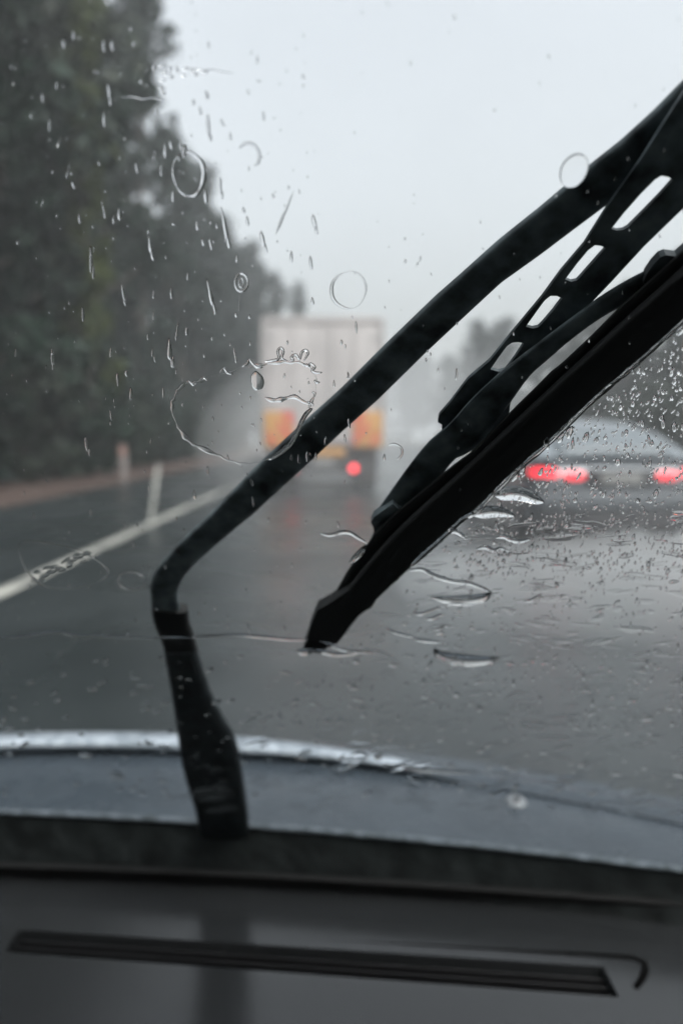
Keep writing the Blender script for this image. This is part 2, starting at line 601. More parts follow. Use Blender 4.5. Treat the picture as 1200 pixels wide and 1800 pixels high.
TY = 15.2
truck = empty('box_truck', (-.16, TY, 0))
tag(truck, 'pale box truck ahead in the spray with yellow and red rear marker plates', 'truck')
W2 = 1.21
box('cargo_box', -W2, W2, .06, 6.4, .98, 3.56, M_TBOX, truck, .03)
for s in (-1, 1):
    x0, x1 = (-W2 + .07, -.006) if s < 0 else (.006, W2 - .07)
    dr = box('rear_door', x0, x1, .015, .062, 1.05, 3.46, M_TBOX, truck, .012)
    for hx in (.18, .62):
        bm = bmesh.new()
        tube_bm(bm, [(s * hx, -.015, 1.08), (s * hx, -.015, 3.42)], [.009, .009], 8)
        from_bm('lock_rod', bm, M_TBOX, dr, True, 50)
    for z in (1.3, 1.9, 2.6, 3.2):
        box('hinge', s * (W2 - .15) - .07, s * (W2 - .15) + .07, -.012, .016, z - .03, z + .03, M_TSTEEL, dr, .006)
    box('corner_post', s * W2 - .035, s * W2 + .035, -.01, .1, .98, 3.56, M_TBOX, truck, .015)
box('top_rail', -W2 + .04, W2 - .04, -.012, .1, 3.46, 3.6, M_TBOX, truck, .02)
box('sill_rail', -W2 + .04, W2 - .04, -.012, .1, .92, 1.05, M_TDARK, truck, .01)
box('chassis', -.45, .45, .2, 8.2, .62, .92, M_TDARK, truck, .02)
box('underrun_bar', -1.08, 1.08, -.02, .1, .44, .58, M_TDARK, truck, .02)
for s in (-1, 1):
    box('bar_bracket', s * .5 - .05, s * .5 + .05, .02, .3, .5, .92, M_TDARK, truck, .01)
    # marker plate with slanted stripes
    mp = empty('marker_plate')
    mp.parent = truck
    xc, zc, hw, hh = s * .90, 1.335, .30, .36
    box('backing', xc - hw, xc + hw, -.05, -.02, zc - hh, zc + hh, M_YEL, mp, .004)
    # red wedges slanting up from the inner edge, yellow left between and outside them
    for wdg in ([(-1, -1), (-1, -.45), (.05, .62), (.05, .05)], [(-1, -.05), (-1, 1), (-.1, 1)], [(.2, -1), (.2, -.62), (.75, -.05), (.75, -.6)]):
        n_ = len(wdg)
        pp = [(xc + s * (hw - .012) * a_, zc + (hh - .012) * b_) for a_, b_ in wdg]
        vtx = [(a_, -.0535, b_) for a_, b_ in pp] + [(a_, -.048, b_) for a_, b_ in pp]
        mesh('stripe', vtx, [tuple(range(n_)), tuple(range(2 * n_ - 1, n_ - 1, -1))] + [(k_, (k_ + 1) % n_, n_ + (k_ + 1) % n_, n_ + k_) for k_ in range(n_)], M_REDS, mp)
    bm = bmesh.new()
    tube_bm(bm, [(s * .62, -.09, .54), (s * .62, -.03, .54)], [.066, .072], 20)
    tl = from_bm('tail_lamp', bm, M_LAMPT, truck, True, 50)
    box('lamp_bar', s * .62 - .28, s * .62 + .28, -.035, .05, .43 + .0, .66, M_TDARK, truck, .015)
    box('mudflap', s * .85 - .3, s * .85 + .3, .75, .78, .18, .9, M_TDARK, truck)
    for xx in (.74, 1.02):
        disc_wheel(truck, s * xx, 1.6, .48, .25)
    disc_wheel(truck, s * 1.0, 6.9, .48, .26)
box('sign_board', -.42, .44, -.05, -.02, .79, .965, M_YEL, truck, .004)
box('number_plate', -.19, .19, -.06, -.045, .62, .74, M_PLATE, truck, .004)
cab = box('cab', -1.1, 1.1, 6.55, 8.3, .55, 2.7, M_TBOX, truck, .12)

# ------------------------------------------------------------------ silver car in the next lane
M_SILVER = mat('silver car paint', (.062, .070, .078), .3, metal=.3, coat=.6, rough_noise=(6, .2, .4))
M_CWIN = mat('car rear glass', (.11, .125, .135), .38, spec=.35)  # pale base colours sky reflection and mist into the glass
M_CDARK = mat('dark car trim', (.02, .02, .022), .5)
CY = 7.2
car = empty('silver_car', (2.83, CY, 0))
tag(car, 'silver grey car in the right lane with wide red tail lights lit', 'car')
# body: rings along the length, each (y, half width, z bottom, z top deck)
prof = [(0.0, .66, .40, .66), (.02, .74, .30, .76), (.10, .815, .24, .86), (.22, .855, .22, .915), (.55, .872, .21, .945), (1.2, .878, .2, .945), (2.2, .878, .2, .93),
        (3.0, .875, .2, .90), (3.7, .86, .21, .82), (4.15, .82, .24, .74), (4.33, .72, .3, .64)]
bm = bmesh.new()
rings = []
for y, hw, z0, z1 in prof:
    ring = []
    zm = z0 + (z1 - z0) * .55
    side = [(0, z0), (.6, z0), (.92, z0 + .05 * (z1 - z0)), (.985, z0 + .25 * (z1 - z0)), (1, zm), (.985, z0 + .75 * (z1 - z0)), (.94, z0 + .92 * (z1 - z0)), (.84, z1), (.45, z1 + .012), (0, z1 + .018)]
    ring = [(hw * a, b) for a, b in side] + [(-hw * a, b) for a, b in side[-2:0:-1]]
    rings.append([bm.verts.new((a, y, b)) for a, b in ring])
for a, b in zip(rings, rings[1:]):
    for k in range(len(a)):
        bm.faces.new((a[k], a[(k + 1) % len(a)], b[(k + 1) % len(a)], b[k]))
bm.faces.new(rings[0])
bm.faces.new(rings[-1][::-1])
bmesh.ops.recalc_face_normals(bm, faces=bm.faces)
bmesh.ops.subdivide_edges(bm, edges=bm.edges, cuts=1, use_grid_fill=True, smooth=.6)
from_bm('body', bm, M_SILVER, car, True, 50)
# cabin: deck point -> roof arc; half width at belt and roof
cab_p = [(.10, .93, .72, .93), (.36, 1.06, .685, .945), (.72, 1.205, .64, .955), (1.15, 1.29, .595, .955), (1.6, 1.325, .575, .955), (2.1, 1.31, .575, .95), (2.5, 1.25, .585, .945), (2.9, 1.10, .64, .93), (3.2, .935, .70, .92)]
bm = bmesh.new()
rings = []
for y, zr, hr, zb_ in cab_p:
    hb = .80
    half = [(hb, zb_ - .05), (hb - .02, zb_), (hr + (hb - hr) * .35, zb_ + (zr - zb_) * .62), (hr, zb_ + (zr - zb_) * .88), (hr * .86, zr), (hr * .45, zr + .018), (0, zr + .024)]
    ring = half + [(-a, b) for a, b in half[-2::-1]]
    rings.append([bm.verts.new((a, y, b)) for a, b in ring])
for a, b in zip(rings, rings[1:]):
    for k in range(len(a) - 1):
        bm.faces.new((a[k], a[k + 1], b[k + 1], b[k]))
bmesh.ops.subdivide_edges(bm, edges=bm.edges, cuts=1, use_grid_fill=True, smooth=.6)
from_bm('roof', bm, mat('brightened silver roof', (.17, .19, .205), .35, metal=.2), car, True, 60)  # same paint as the body; the brighter top is put into the colour


# rear window, laid 6 mm proud of the rear slope
def lerp3(a, b, t): return [a[k] + (b[k] - a[k]) * t for k in range(4)]
rows = [lerp3(cab_p[0], cab_p[1], .25), cab_p[1], lerp3(cab_p[1], cab_p[2], .5), cab_p[2], lerp3(cab_p[2], cab_p[3], .35)]
v, f = [], []
for i, (y, zr, hr, zb_) in enumerate(rows):
    for k in range(9):
        a = -1 + k / 4
        v.append((a * hr * .84, y - .012, zr + .024 - .026 * a * a + .010))
for i in range(len(rows) - 1):
    for k in range(8):
        b = i * 9 + k
        f.append((b, b + 1, b + 10, b + 9))
rw = mesh('rear_window', v, f, M_CWIN, car, True)
md = rw.modifiers.new('solid', 'SOLIDIFY')
md.thickness = .006
for s in (-1, 1):
    v = []
    for y, zr, hr, zb_ in cab_p[2:8]:
        v.append((s * (.785), y, zb_ + .012))
        t = .62
        v.append((s * (hr + (.80 - hr) * .35 + .012), y, zb_ + (zr - zb_) * t))
    f = [(2 * i, 2 * i + 2, 2 * i + 3, 2 * i + 1) for i in range(5)]
    sw = mesh('side_window', v, f, M_CWIN, car, True)
    md = sw.modifiers.new('solid', 'SOLIDIFY')
    md.thickness = .006
    # tail light: housing with two lit lenses wrapped over the corner
    tlh = empty('tail_light')
    tlh.parent = car

    def lens(nm, x0, x1, z0, z1, m, y0=-.005, wrap=0.0):
        bm = bmesh.new()
        n = 20
        front, back = [], []
        for k in range(n):
            a = 2 * math.pi * k / n
            ca, sa = math.cos(a), math.sin(a)
            ex = math.copysign(abs(ca) ** .7, ca)
            ez = math.copysign(abs(sa) ** .7, sa)
            x = (x0 + x1) / 2 + ex * (x1 - x0) / 2
            z = (z0 + z1) / 2 + ez * (z1 - z0) / 2
            yy = y0 + wrap * max(0, (x - .55) / .3) ** 2
            front.append(bm.verts.new((s * x, yy + .012, z)))
            back.append(bm.verts.new((s * x, yy + .09 + wrap * .3, z)))
        c = bm.verts.new((s * (x0 + x1) / 2, y0 - .012 + wrap * max(0, ((x0 + x1) / 2 - .55) / .3) ** 2, (z0 + z1) / 2))
        for k in range(n):
            bm.faces.new((front[k], front[(k + 1) % n], back[(k + 1) % n], back[k]))
            bm.faces.new((front[k], c, front[(k + 1) % n]))
        bm.faces.new(back)
        return from_bm(nm, bm, m, tlh, True, 45)
    lens('outer_lens', .61, .84, .74, .83, M_LAMP, -.02, .17)
    lens('inner_lens', .355, .56, .72, .80, M_LAMP2, -.025)
    if s > 0:
        lens('turn_lens', .74, .81, .69, .765, M_AMB, -.045, .17)
    for yy in (.78, 3.45):
        disc_wheel(car, s * .775, yy, .31, .2)
    bm = bmesh.new()
    tube_bm(bm, [(s * .45, -.02, .27), (s * .45, .2, .27)], [.035, .035], 12)
    from_bm('exhaust', bm, M_CDARK, car, True, 50)
box('bumper', -.80, .80, -.075, .13, .42, .60, M_SILVER, car, .05)
box('lower_valance', -.78, .78, -.03, .12, .24, .415, M_CDARK, car, .03)
box('trunk_panel', -.33, .33, -.03, .03, .655, .82, M_CDARK, car, .01)
box('number_plate', -.20, .20, -.04, -.028, .68, .78, M_PLATE, car, .003)

# spray thrown up by the wheels: low clouds of fine droplets
def spray(name, blobs, density, label):
    bm = bmesh.new()
    for cx, cy_, cz, rx, ry, rz in blobs:
        r = bmesh.ops.create_icosphere(bm, subdivisions=3, radius=1)
        for v_ in r['verts']:
            v_.co = Vector((cx + v_.co.x * rx, cy_ + v_.co.y * ry, cz + v_.co.z * rz))
    o = from_bm(name, bm, volume(name + ' droplets', density, (.95, .96, .97), .3), None, True)
    tag(o, label, kind='stuff')


spray('truck_spray', [(-.2, 13.6, .8, 1.9, 2.0, 1.6)], .035, 'grey spray hanging behind the truck wheels')
spray('road_spray', [(2.0, 62, .4, 11, 44, 7.5), (2.6, 17.5, .1, 6.2, 11.5, 1.15)], .009, 'pale banks of spray lying low over the wet road')
spray('wheel_spray', [(2.7, 5.0, .10, 2.3, 1.5, .34)], .30, 'bright wet spray low on the road behind the silver car')
spray('car_spray', [(3.3, 9.6, .3, 2.4, 5.2, .8)], .05, 'grey spray thrown up behind the silver car')

# ------------------------------------------------------------------ our own car: windscreen, cowl, bonnet, dashboard, cabin
own = empty('car', (0, 0, 0))
tag(own, 'car we look out of, with dark dashboard, wet windscreen and blue grey bonnet', 'car')
XL, XR, STOP = -1.75, .62, .98
# glass: a bent pane 5 mm thick
NX = 40
v, f = [], []
for h in (-.005, 0.0):
    for i in range(NX + 1):
        for s in (-.02, STOP):
            v.append(glass_at(XL + (XR - XL) * i / NX, s, h))
o2 = 2 * (NX + 1)
for i in range(NX):
    f.append((2 * i, 2 * i + 1, 2 * i + 3, 2 * i + 2))
    f.append((o2 + 2 * i, o2 + 2 * i + 2, o2 + 2 * i + 3, o2 + 2 * i + 1))
    for q in (0, 1):
        f.append((2 * i + q, 2 * i + 2 + q, o2 + 2 * i + 2 + q, o2 + 2 * i + q))
f += [(0, 1, o2 + 1, o2), (2 * NX, 2 * NX + 1, o2 + 2 * NX + 1, o2 + 2 * NX)]
pane = mesh('windscreen', v, f, M_GLASS, own)
pane['label'] = 'clear windscreen pane covered in rain'


def sweep(name, xs, section, m, parent, smooth=True, sharp=35):
    """section(x) -> list of (y, z); swept over xs as an open or closed strip."""
    bm = bmesh.new()
    rows = []
    for x in xs:
        rows.append([bm.verts.new((x, y, z)) for y, z in section(x)])
    n = len(rows[0])
    for a, b in zip(rows, rows[1:]):
        for k in range(n):
            bm.faces.new((a[k], a[(k + 1) % n], b[(k + 1) % n], b[k]))
    bm.faces.new(rows[0])
    bm.faces.new(rows[-1][::-1])
    return from_bm(name, bm, m, parent, smooth, sharp)


XS = [XL + (XR - XL) * k / 48 for k in range(49)]
# rubber glazing strip at the foot of the glass, inside and outside
def sec_gasket(x):
    y = Yb(x)
    return [(y - .012 - .028 * CA, ZB + .028 * SA), (y - .006, ZB - .002), (y + .03, ZB - .03), (y + .03, ZB - .06), (y - .014, ZB - .06), (y - .016, ZB - .004), (y - .018 - .024 * CA, ZB + .024 * SA)]
sweep('glazing_strip', XS, sec_gasket, M_GASKET, own)


def fit(points, z):
    P = [on_level(px, py, z) for px, py in points]
    return np.polyfit([p.x for p in P], [p.y for p in P], 2)


ZC = EYE - .400
c_edge = fit([(0, 1422), (340, 1438), (600, 1457), (750, 1474), (1200, 1523)], ZC)
ZL = EYE - .386
c_lip = fit([(0, 1297), (300, 1300), (600, 1318), (830, 1346), (1100, 1394), (1200, 1418)], ZL)
fe = lambda x: float(np.polyval(c_edge, x))
fl = lambda x: float(np.polyval(c_lip, x))
# black plenum trough between glass foot and cowl edge
def sec_trough(x):
    y0, y1 = Yb(x) + .031, fe(x) - .002
    return [(y0, ZB - .025), (y1 - .012, ZB - .025), (y1, ZC - .030), (y1 + .0, ZC - .006), (y1 + .02, ZC - .008), (y1 + .02, ZB - .06), (y0, ZB - .06)]
sweep('cowl_trough', XS, sec_trough, M_TROUGH, own)
# cowl panel, rolled rear edge
def sec_cowl(x):
    y0, y1 = fe(x), fl(x) + .06
    return [(y0 + .004, ZC - .007), (y0, ZC - .004), (y0 + .003, ZC - .0005), (y0 + .012, ZC), ((y0 + y1) / 2, ZC + .001), (y1, ZC - .004), (y1, ZC - .014), (y0 + .022, ZC - .010)]
sweep('cowl_panel', XS, sec_cowl, M_PAINT, own)
# bonnet: rolled rear lip, then falling away towards the nose
def sec_bonnet(x):
    y = fl(x)
    ZL = EYE - .386 - .0085 * min(1, max(0, (x - .06) / .10))
    pts = [(y - .020, ZL - .007), (y - .023, ZL - .003), (y - .017, ZL + .001), (y - .006, ZL + .0025), (y + .01, ZL + .0005), (y + .05, ZL - .014),
           (y + .3, ZL - .16), (y + .6, ZL - .36), (y + .66, ZL - .48), (y + .62, ZL - .48), (y + .55, ZL - .36), (y + .3, ZL - .185), (y + .05, ZL - .03), (y + .0, ZL - .010)]
    return pts
sweep('bonnet', XS, sec_bonnet, M_PAINT, own)
M_LIP_SHINE = mat('bonnet lip sky highlight', (.40, .44, .48), .45, metal=.7, noise=(75, (.20, .23, .255), 8), bump=(85, .5, .004))  # bright metal strip added to stand in for the sky highlight
def sec_lip_shine(x):
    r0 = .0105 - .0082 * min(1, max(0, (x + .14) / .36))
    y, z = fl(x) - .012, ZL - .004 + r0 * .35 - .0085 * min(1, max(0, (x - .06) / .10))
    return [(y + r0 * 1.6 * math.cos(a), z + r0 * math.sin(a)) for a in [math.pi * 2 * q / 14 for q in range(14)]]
sweep('bonnet_highlight', XS, sec_lip_shine, M_LIP_SHINE, own)
def sec_cowl_shine(x):
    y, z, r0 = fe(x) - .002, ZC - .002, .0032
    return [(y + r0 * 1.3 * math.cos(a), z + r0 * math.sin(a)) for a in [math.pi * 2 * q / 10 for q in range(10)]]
sweep('cowl_highlight', XS, sec_cowl_shine, mat('cowl edge highlight', (.12, .14, .16), .5, metal=.4, noise=(80, (.045, .055, .06), 8), bump=(95, .8, .004)), own)  # added bead, its pale colour stands in for the highlight line
# washer nozzle on the cowl
p = on_level(905, 1412, ZC)
noz = empty('washer_nozzle')
noz.parent = own
bm = bmesh.new()
tube_bm(bm, [(p.x, p.y, ZC - .003), (p.x, p.y, ZC + .002), (p.x, p.y, ZC + .006), (p.x, p.y, ZC + .008)], [.013, .0125, .009, .004], 20)
from_bm('collar', bm, mat('nozzle plastic', (.15, .16, .17), .35, bump=(200, .4, .002)), noz, True, 50)
bm = bmesh.new()
tube_bm(bm, [(p.x, p.y - .004, ZC + .006), (p.x, p.y - .0085, ZC + .009)], [.0032, .0028], 12)
from_bm('jet', bm, M_VENT, noz, True, 50)

# dashboard top with a long defroster vent
ZD = ZB
def dash_z(x, y):
    t = Yb(x) - y
    return ZD - .004 * min(1, t / .03) * 0 - .010 * t
DY1 = .30
vent_tl, vent_tr = on_level(14, 1632, ZD - .001), on_level(1088, 1700, ZD - .001)
vent_br, vent_bl = on_level(1086, 1752, ZD - .001), on_level(10, 1672, ZD - .001)


def vent_y(x, top):
    a, b = (vent_tl, vent_tr) if top else (vent_bl, vent_br)
    return a.y + (b.y - a.y) * (x - a.x) / (b.x - a.x)


VX0, VX1 = vent_bl.x, vent_br.x


def sec_dash(x):
    y = Yb(x) - .010
    inside = VX0 <= x <= VX1
    ya, yb_ = vent_y(x, True), vent_y(x, False)
    e_ = .004
    dz = .022 if inside else 0.0
    pts = [(y + .004, ZD - .03), (y + .002, ZD - .006), (y - .004, ZD - .0015), (y - .014, ZD)]
    pts += [(ya + e_ + .008, dash_z(x, ya + .012)), (ya + e_, dash_z(x, ya + e_)), (ya, dash_z(x, ya) - .0002 * (dz > 0)), (ya - .0008, dash_z(x, ya) - dz), (yb_ + .0008, dash_z(x, yb_) - dz),
            (yb_, dash_z(x, yb_) - .0002 * (dz > 0)), (yb_ - e_, dash_z(x, yb_ - e_)), (yb_ - e_ - .008, dash_z(x, yb_ - .012))]
    pts += [(.50, dash_z(x, .50)), (.42, dash_z(x, .42) - .004), (.36, dash_z(x, .36) - .02), (.335, ZD - .06), (.33, ZD - .3), (.40, ZD - .3), (y - .01, ZD - .06)]
    return pts
xs = [x for x in XS if x < VX0 - .01] + [VX0 - .004, VX0 - .0005, VX0 + .0005]
k = 40
xs += [VX0 + (VX1 - VX0) * i / k for i in range(1, k)]
xs += [VX1 - .0005, VX1 + .0005, VX1 + .004] + [x for x in XS if x > VX1 + .01]
dash = sweep('dashboard', xs, sec_dash, M_DASH, own, True, 30)
dash['label'] = 'dark grey dashboard top with a long defroster vent'
# vent slats running the length of the slot
for q, fr in enumerate((.22, .48, .74)):
    bm = bmesh.new()
    rows = []
    for i in range(21):
        x = VX0 + .002 + (VX1 - VX0 - .004) * i / 20
        ya, yb_ = vent_y(x, True), vent_y(x, False)
        yc = ya + (yb_ - ya) * fr
        z = dash_z(x, yc) - .0055 - .0005 * q
        w = .0012
        rows.append([bm.verts.new((x, yc + a, z + b)) for a, b in ((-w, -.012), (-w, -.001), (0, .0), (w, -.001), (w, -.012))])
    for a, b in zip(rows, rows[1:]):
        for kk in range(5):
            bm.faces.new((a[kk], a[(kk + 1) % 5], b[(kk + 1) % 5], b[kk]))
    bm.faces.new(rows[0]); bm.faces.new(rows[-1][::-1])
    from_bm('vent_slat', bm, M_VENT, dash, True, 40)
mesh('vent_floor', [(VX0 + .001, vent_y(VX0, True) - .001, ZD - .0195), (VX1 - .001, vent_y(VX1, True) - .001, ZD - .0195), (VX1 - .001, vent_y(VX1, False) + .001, ZD - .0195), (VX0 + .001, vent_y(VX0, False) + .001, ZD - .0195)],
     [(0, 1, 2, 3)], M_VENT, dash)


# hooked groove round the right end of the vent: its shade put in as a black bead along the top edge, round the corner and back
def bead(name, pts, r, m, parent):
    bm = bmesh.new()
    tube_bm(bm, pts, r if isinstance(r, list) else [r] * len(pts), 8)
    return from_bm(name, bm, m, parent, True, 60)


path = [on_level(px, py, ZD - .0022) for px, py in ((22, 1622), (200, 1632), (400, 1644), (640, 1658), (800, 1667), (950, 1676), (1060, 1682), (1112, 1687), (1130, 1694), (1134, 1706), (1128, 1722), (1116, 1738))]
bead('vent_groove_shade', path, [.0006, .0008, .0011, .0015, .0020, .0025, .0030, .0034, .0036, .0036, .0035, .0030], mat('groove shade black', (.004, .004, .004), 1.0, spec=.0), dash)
# cabin around the camera
box('roof_lining', XL, XR, -1.1, .10, EYE + .335, EYE + .38, M_LINING, own, .01)
box('rear_wall', XL, XR, -1.14, -1.08, .15, EYE + .335, M_LINING, own, .01)
box('door_panel', XL - .05, XL, -1.08, .62, .1, EYE - .25, M_LINING, own, .01)
box('door_panel', XR, XR + .05, -1.08, .55, .1, EYE - .25, M_LINING, own, .01)
box('cabin_floor', XL, XR, -1.08, .70, .13, .17, M_LINING, own, .005)

# ------------------------------------------------------------------ wiper
wiper = empty('windscreen_wiper', on_glass(395, 1490, .02))
tag(wiper, 'black windscreen wiper with a bent arm and a slotted bridge across the glass', 'wiper')


def local(o, parent):
    """keep world placement of mesh data written in world space"""
    o.matrix_parent_inverse = parent.matrix_world.inverted()
    return o


bpy.context.view_layer.update()


def catmull(pts, n=4, closed=False):
    out = []
    P = [Vector(p) for p in pts]
    N = len(P)
    for i in range(N if closed else N - 1):
        p0, p1, p2, p3 = (P[(i - 1) % N], P[i], P[(i + 1) % N], P[(i + 2) % N]) if closed else (P[max(i - 1, 0)], P[i], P[i + 1], P[min(i + 2, N - 1)])
        for k in range(n):
            t = k / n
            out.append(.5 * ((2 * p1) + (p2 - p0) * t + (2 * p0 - 5 * p1 + 4 * p2 - p3) * t * t + (3 * p1 - p0 - 3 * p2 + p3) * t ** 3))
    if not closed:
        out.append(P[-1])
    return out


def resample(poly, n):
    P = [Vector(p) for p in poly]
    d = [0]
    for a, b in zip(P, P[1:]):
        d.append(d[-1] + (b - a).length)
    out = []
    for k in range(n):
        t = d[-1] * k / (n - 1)
        i = 0
        while i < len(d) - 2 and d[i + 1] < t:
            i += 1
        out.append(P[i].lerp(P[i + 1], (t - d[i]) / max(1e-9, d[i + 1] - d[i])))
    return out


def ribbon(name, Lp, Rp, h, th, m, parent, edge=.22, n=0, hfun=None, straight=False):
    """A bar between two measured edges; rounded section; h = clearance from the glass, th = thickness."""
    if n:
        Lp, Rp = (resample([(*q, 0) for q in Lp], n), resample([(*q, 0) for q in Rp], n)) if straight else (resample(catmull(Lp), n), resample(catmull(Rp), n))
    bm = bmesh.new()
    rows = []
    for i, (a, b) in enumerate(zip(Lp, Rp)):
        hh = hfun(i / (len(Lp) - 1)) if hfun else h
        pa, pb = on_glass(a[0], a[1], hh + th / 2), on_glass(b[0], b[1], hh + th / 2)
        nn = gnorm((pa + pb) / 2)
        ring = []
        for u, w in ((0, -.18), (.06, -.42), (edge, -.5), (1 - edge, -.5), (.94, -.42), (1, -.18), (1, .18), (.94, .42), (1 - edge, .5), (edge, .5), (.06, .42), (0, .18)):
            ring.append(bm.verts.new(pa.lerp(pb, u) + nn * w * th))
        rows.append(ring)
    for a, b in zip(rows, rows[1:]):
        for k in range(12):
            bm.faces.new((a[k], a[(k + 1) % 12], b[(k + 1) % 12], b[k]))
    bm.faces.new(rows[0]); bm.faces.new(rows[-1][::-1])
    return local(from_bm(name, bm, m, parent, True, 50), parent)


def plate(name, outline, holes, h, th, m, parent):
    """Sheet part with real cut-outs."""
    polys = [[Vector((x, y, 0)) for x, y in outline]] + [[Vector((x, y, 0)) for x, y in hl] for hl in holes]
    tris = tessellate_polygon(polys)
    flat = [q for pl in polys for q in pl]
    bm = bmesh.new()
    lo, hi = [], []
    for q in flat:
        p_ = on_glass(q.x, q.y, h + th / 2)
        nn = gnorm(p_)
        lo.append(bm.verts.new(p_ - nn * th / 2))
        hi.append(bm.verts.new(p_ + nn * th / 2))
    for a, b, c in tris:
        try:
            bm.faces.new((lo[a], lo[b], lo[c]))
            bm.faces.new((hi[c], hi[b], hi[a]))
        except ValueError:
            pass
    s0 = 0
    for pl in polys:
        n = len(pl)
        for k in range(n):
            a, b = s0 + k, s0 + (k + 1) % n
            bm.faces.new((lo[a], lo[b], hi[b], hi[a]))
        s0 += n
    return local(from_bm(name, bm, m, parent, True, 30), parent)


def wob(pts, amp=.6, seed=1):
    r = random.Random(seed)
    return [(x + r.uniform(-amp, amp), y + r.uniform(-amp, amp)) for x, y in pts]


# long bent arm
aL = [(1290, 52), (1200, 142), (1150, 193), (1092, 246), (1035, 291), (950, 363), (875, 423), (805, 486), (765, 521), (680, 603), (600, 683), (530, 746), (470, 801), (420, 851), (375, 898), (320, 950), (290, 982), (270, 1007), (264, 1030), (266, 1055), (269, 1080)]
aR = [(1290, 160), (1200, 246), (1150, 290), (1110, 322), (1067, 357), (1000, 407), (950, 445), (880, 495), (825, 546), (750, 616), (665, 700), (600, 758), (545, 810), (500, 851), (447, 900), (395, 943), (345, 987), (321, 1014), (312, 1038), (313, 1058), (318, 1080)]
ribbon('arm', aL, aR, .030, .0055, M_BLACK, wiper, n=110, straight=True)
cL = [(267, 1064), (269, 1084), (279, 1112), (287, 1130), (293, 1160)]
cR = [(330, 1070), (332, 1094), (340, 1118), (346, 1140), (351, 1162)]
ribbon('arm_collar', cL, cR, .0285, .009, M_RUBBER, wiper, n=8)
hL = [(289, 1138), (300, 1200), (308, 1250), (315, 1300), (325, 1360), (345, 1425), (352, 1480), (358, 1520)]
hR = [(345, 1138), (362, 1195), (382, 1245), (414, 1300), (426, 1360), (435, 1425), (440, 1480), (446, 1520)]
ribbon('arm_head', hL, hR, .027, .012, mat('black wiper head', (.005, .007, .008), .55, spec=.3, noise=(90, (.022, .028, .031), 8), bump=(160, .3, .0006)), wiper, n=16)
pv = on_glass(398, 1512, .02)
bm = bmesh.new()
tube_bm(bm, [pv + Vector((0, -.01, -.045)), pv + Vector((0, .012, .0)), pv + Vector((0, .02, .014))], [.022, .022, .019], 20)
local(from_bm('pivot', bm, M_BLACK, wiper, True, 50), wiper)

# slotted bridge
yoke = [(1290, 35), (1240, 100), (1200, 160), (1160, 222), (1125, 278), (1067, 360), (1025, 427), (985, 474), (950, 522), (900, 582), (860, 632), (822, 664), (790, 706), (771, 728), (769, 740), (776, 744),
        (776, 760), (790, 775), (815, 786), (832, 792), (862, 765), (893, 732), (897, 700), (903, 686), (935, 645), (980, 592), (1032, 536), (1075, 491), (1130, 431), (1200, 363), (1290, 270)]
slots = [[(1160, 307), (1172, 309), (1181, 314), (1160, 338), (1130, 369), (1102, 397), (1093, 402), (1082, 403), (1073, 400), (1095, 372), (1125, 338), (1149, 314)],
         [(1044, 429), (1054, 430), (1063, 434), (1040, 460), (1018, 485), (1012, 491), (1003, 493), (992, 489), (1012, 462), (1032, 438)],
         [(966, 518), (977, 518), (987, 522), (970, 545), (951, 567), (945, 573), (935, 575), (923, 572), (940, 548), (956, 526)],
         [(899, 600), (910, 599), (920, 601), (908, 620), (893, 641), (887, 648), (876, 651), (861, 647), (878, 622), (890, 606)]]
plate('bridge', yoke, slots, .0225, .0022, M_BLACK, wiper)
bm = bmesh.new()
for px, py in ((848, 722), (806, 752)):
    c = on_glass(px, py, .019)
    nn = gnorm(c)
    tube_bm(bm, [c, c + nn * .001, c + nn * .0085, c + nn * .0095], [.0028, .0036, .0036, .0028], 14)
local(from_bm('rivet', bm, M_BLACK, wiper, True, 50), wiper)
# long claw lever: right half runs up to its claw, left half down to the tip
uL = [(1134, 476), (1107, 490), (1060, 518), (1017, 549), (957, 594), (910, 630), (876, 657), (830, 700), (790, 745), (760, 770), (740, 792), (725, 811), (700, 845), (675, 880), (657, 906)]
uR = [(1142, 510), (1115, 522), (1085, 541), (1050, 561), (1000, 598), (962, 631), (930, 660), (895, 708), (836, 785), (800, 805), (780, 829), (762, 846), (735, 880), (710, 915), (690, 945)]
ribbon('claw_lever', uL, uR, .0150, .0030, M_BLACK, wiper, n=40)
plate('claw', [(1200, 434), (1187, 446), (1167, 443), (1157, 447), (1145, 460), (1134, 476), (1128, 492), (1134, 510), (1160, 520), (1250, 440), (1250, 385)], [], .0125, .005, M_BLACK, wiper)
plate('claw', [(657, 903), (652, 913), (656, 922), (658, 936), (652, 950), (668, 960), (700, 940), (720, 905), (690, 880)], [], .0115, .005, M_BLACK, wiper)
# blade: steel backed holder and rubber
bL = [(1290, 352), (1200, 440), (1134, 500), (1092, 537), (1050, 580), (987, 640), (967, 655), (945, 678), (915, 707), (896, 726), (832, 793), (794, 820), (740, 865), (690, 905), (659, 937), (645, 958), (612, 1001), (598, 1026), (583, 1052)]
bR = [(1290, 456), (1200, 545), (1160, 580), (1120, 616), (1085, 648), (1040, 689), (1010, 716), (980, 742), (950, 768), (925, 790), (890, 823), (860, 852), (830, 880), (790, 915), (755, 945), (715, 978), (680, 1005), (655, 1030), (640, 1055)]
ribbon('blade_holder', bL, bR, .0075, .0040, M_RUBBER, wiper, n=60, straight=True)
rL = [(1290, 380), (1200, 470), (1100, 560), (1000, 652), (900, 745), (800, 838), (700, 930), (630, 1010), (575, 1085)]
rR = [(1290, 472), (1200, 562), (1125, 631), (1042, 701), (952, 785), (850, 877), (790, 933), (720, 996), (650, 1062)]
ribbon('rubber', rL, rR, .0008, .0066, M_RUBBER, wiper, n=44, edge=.35)
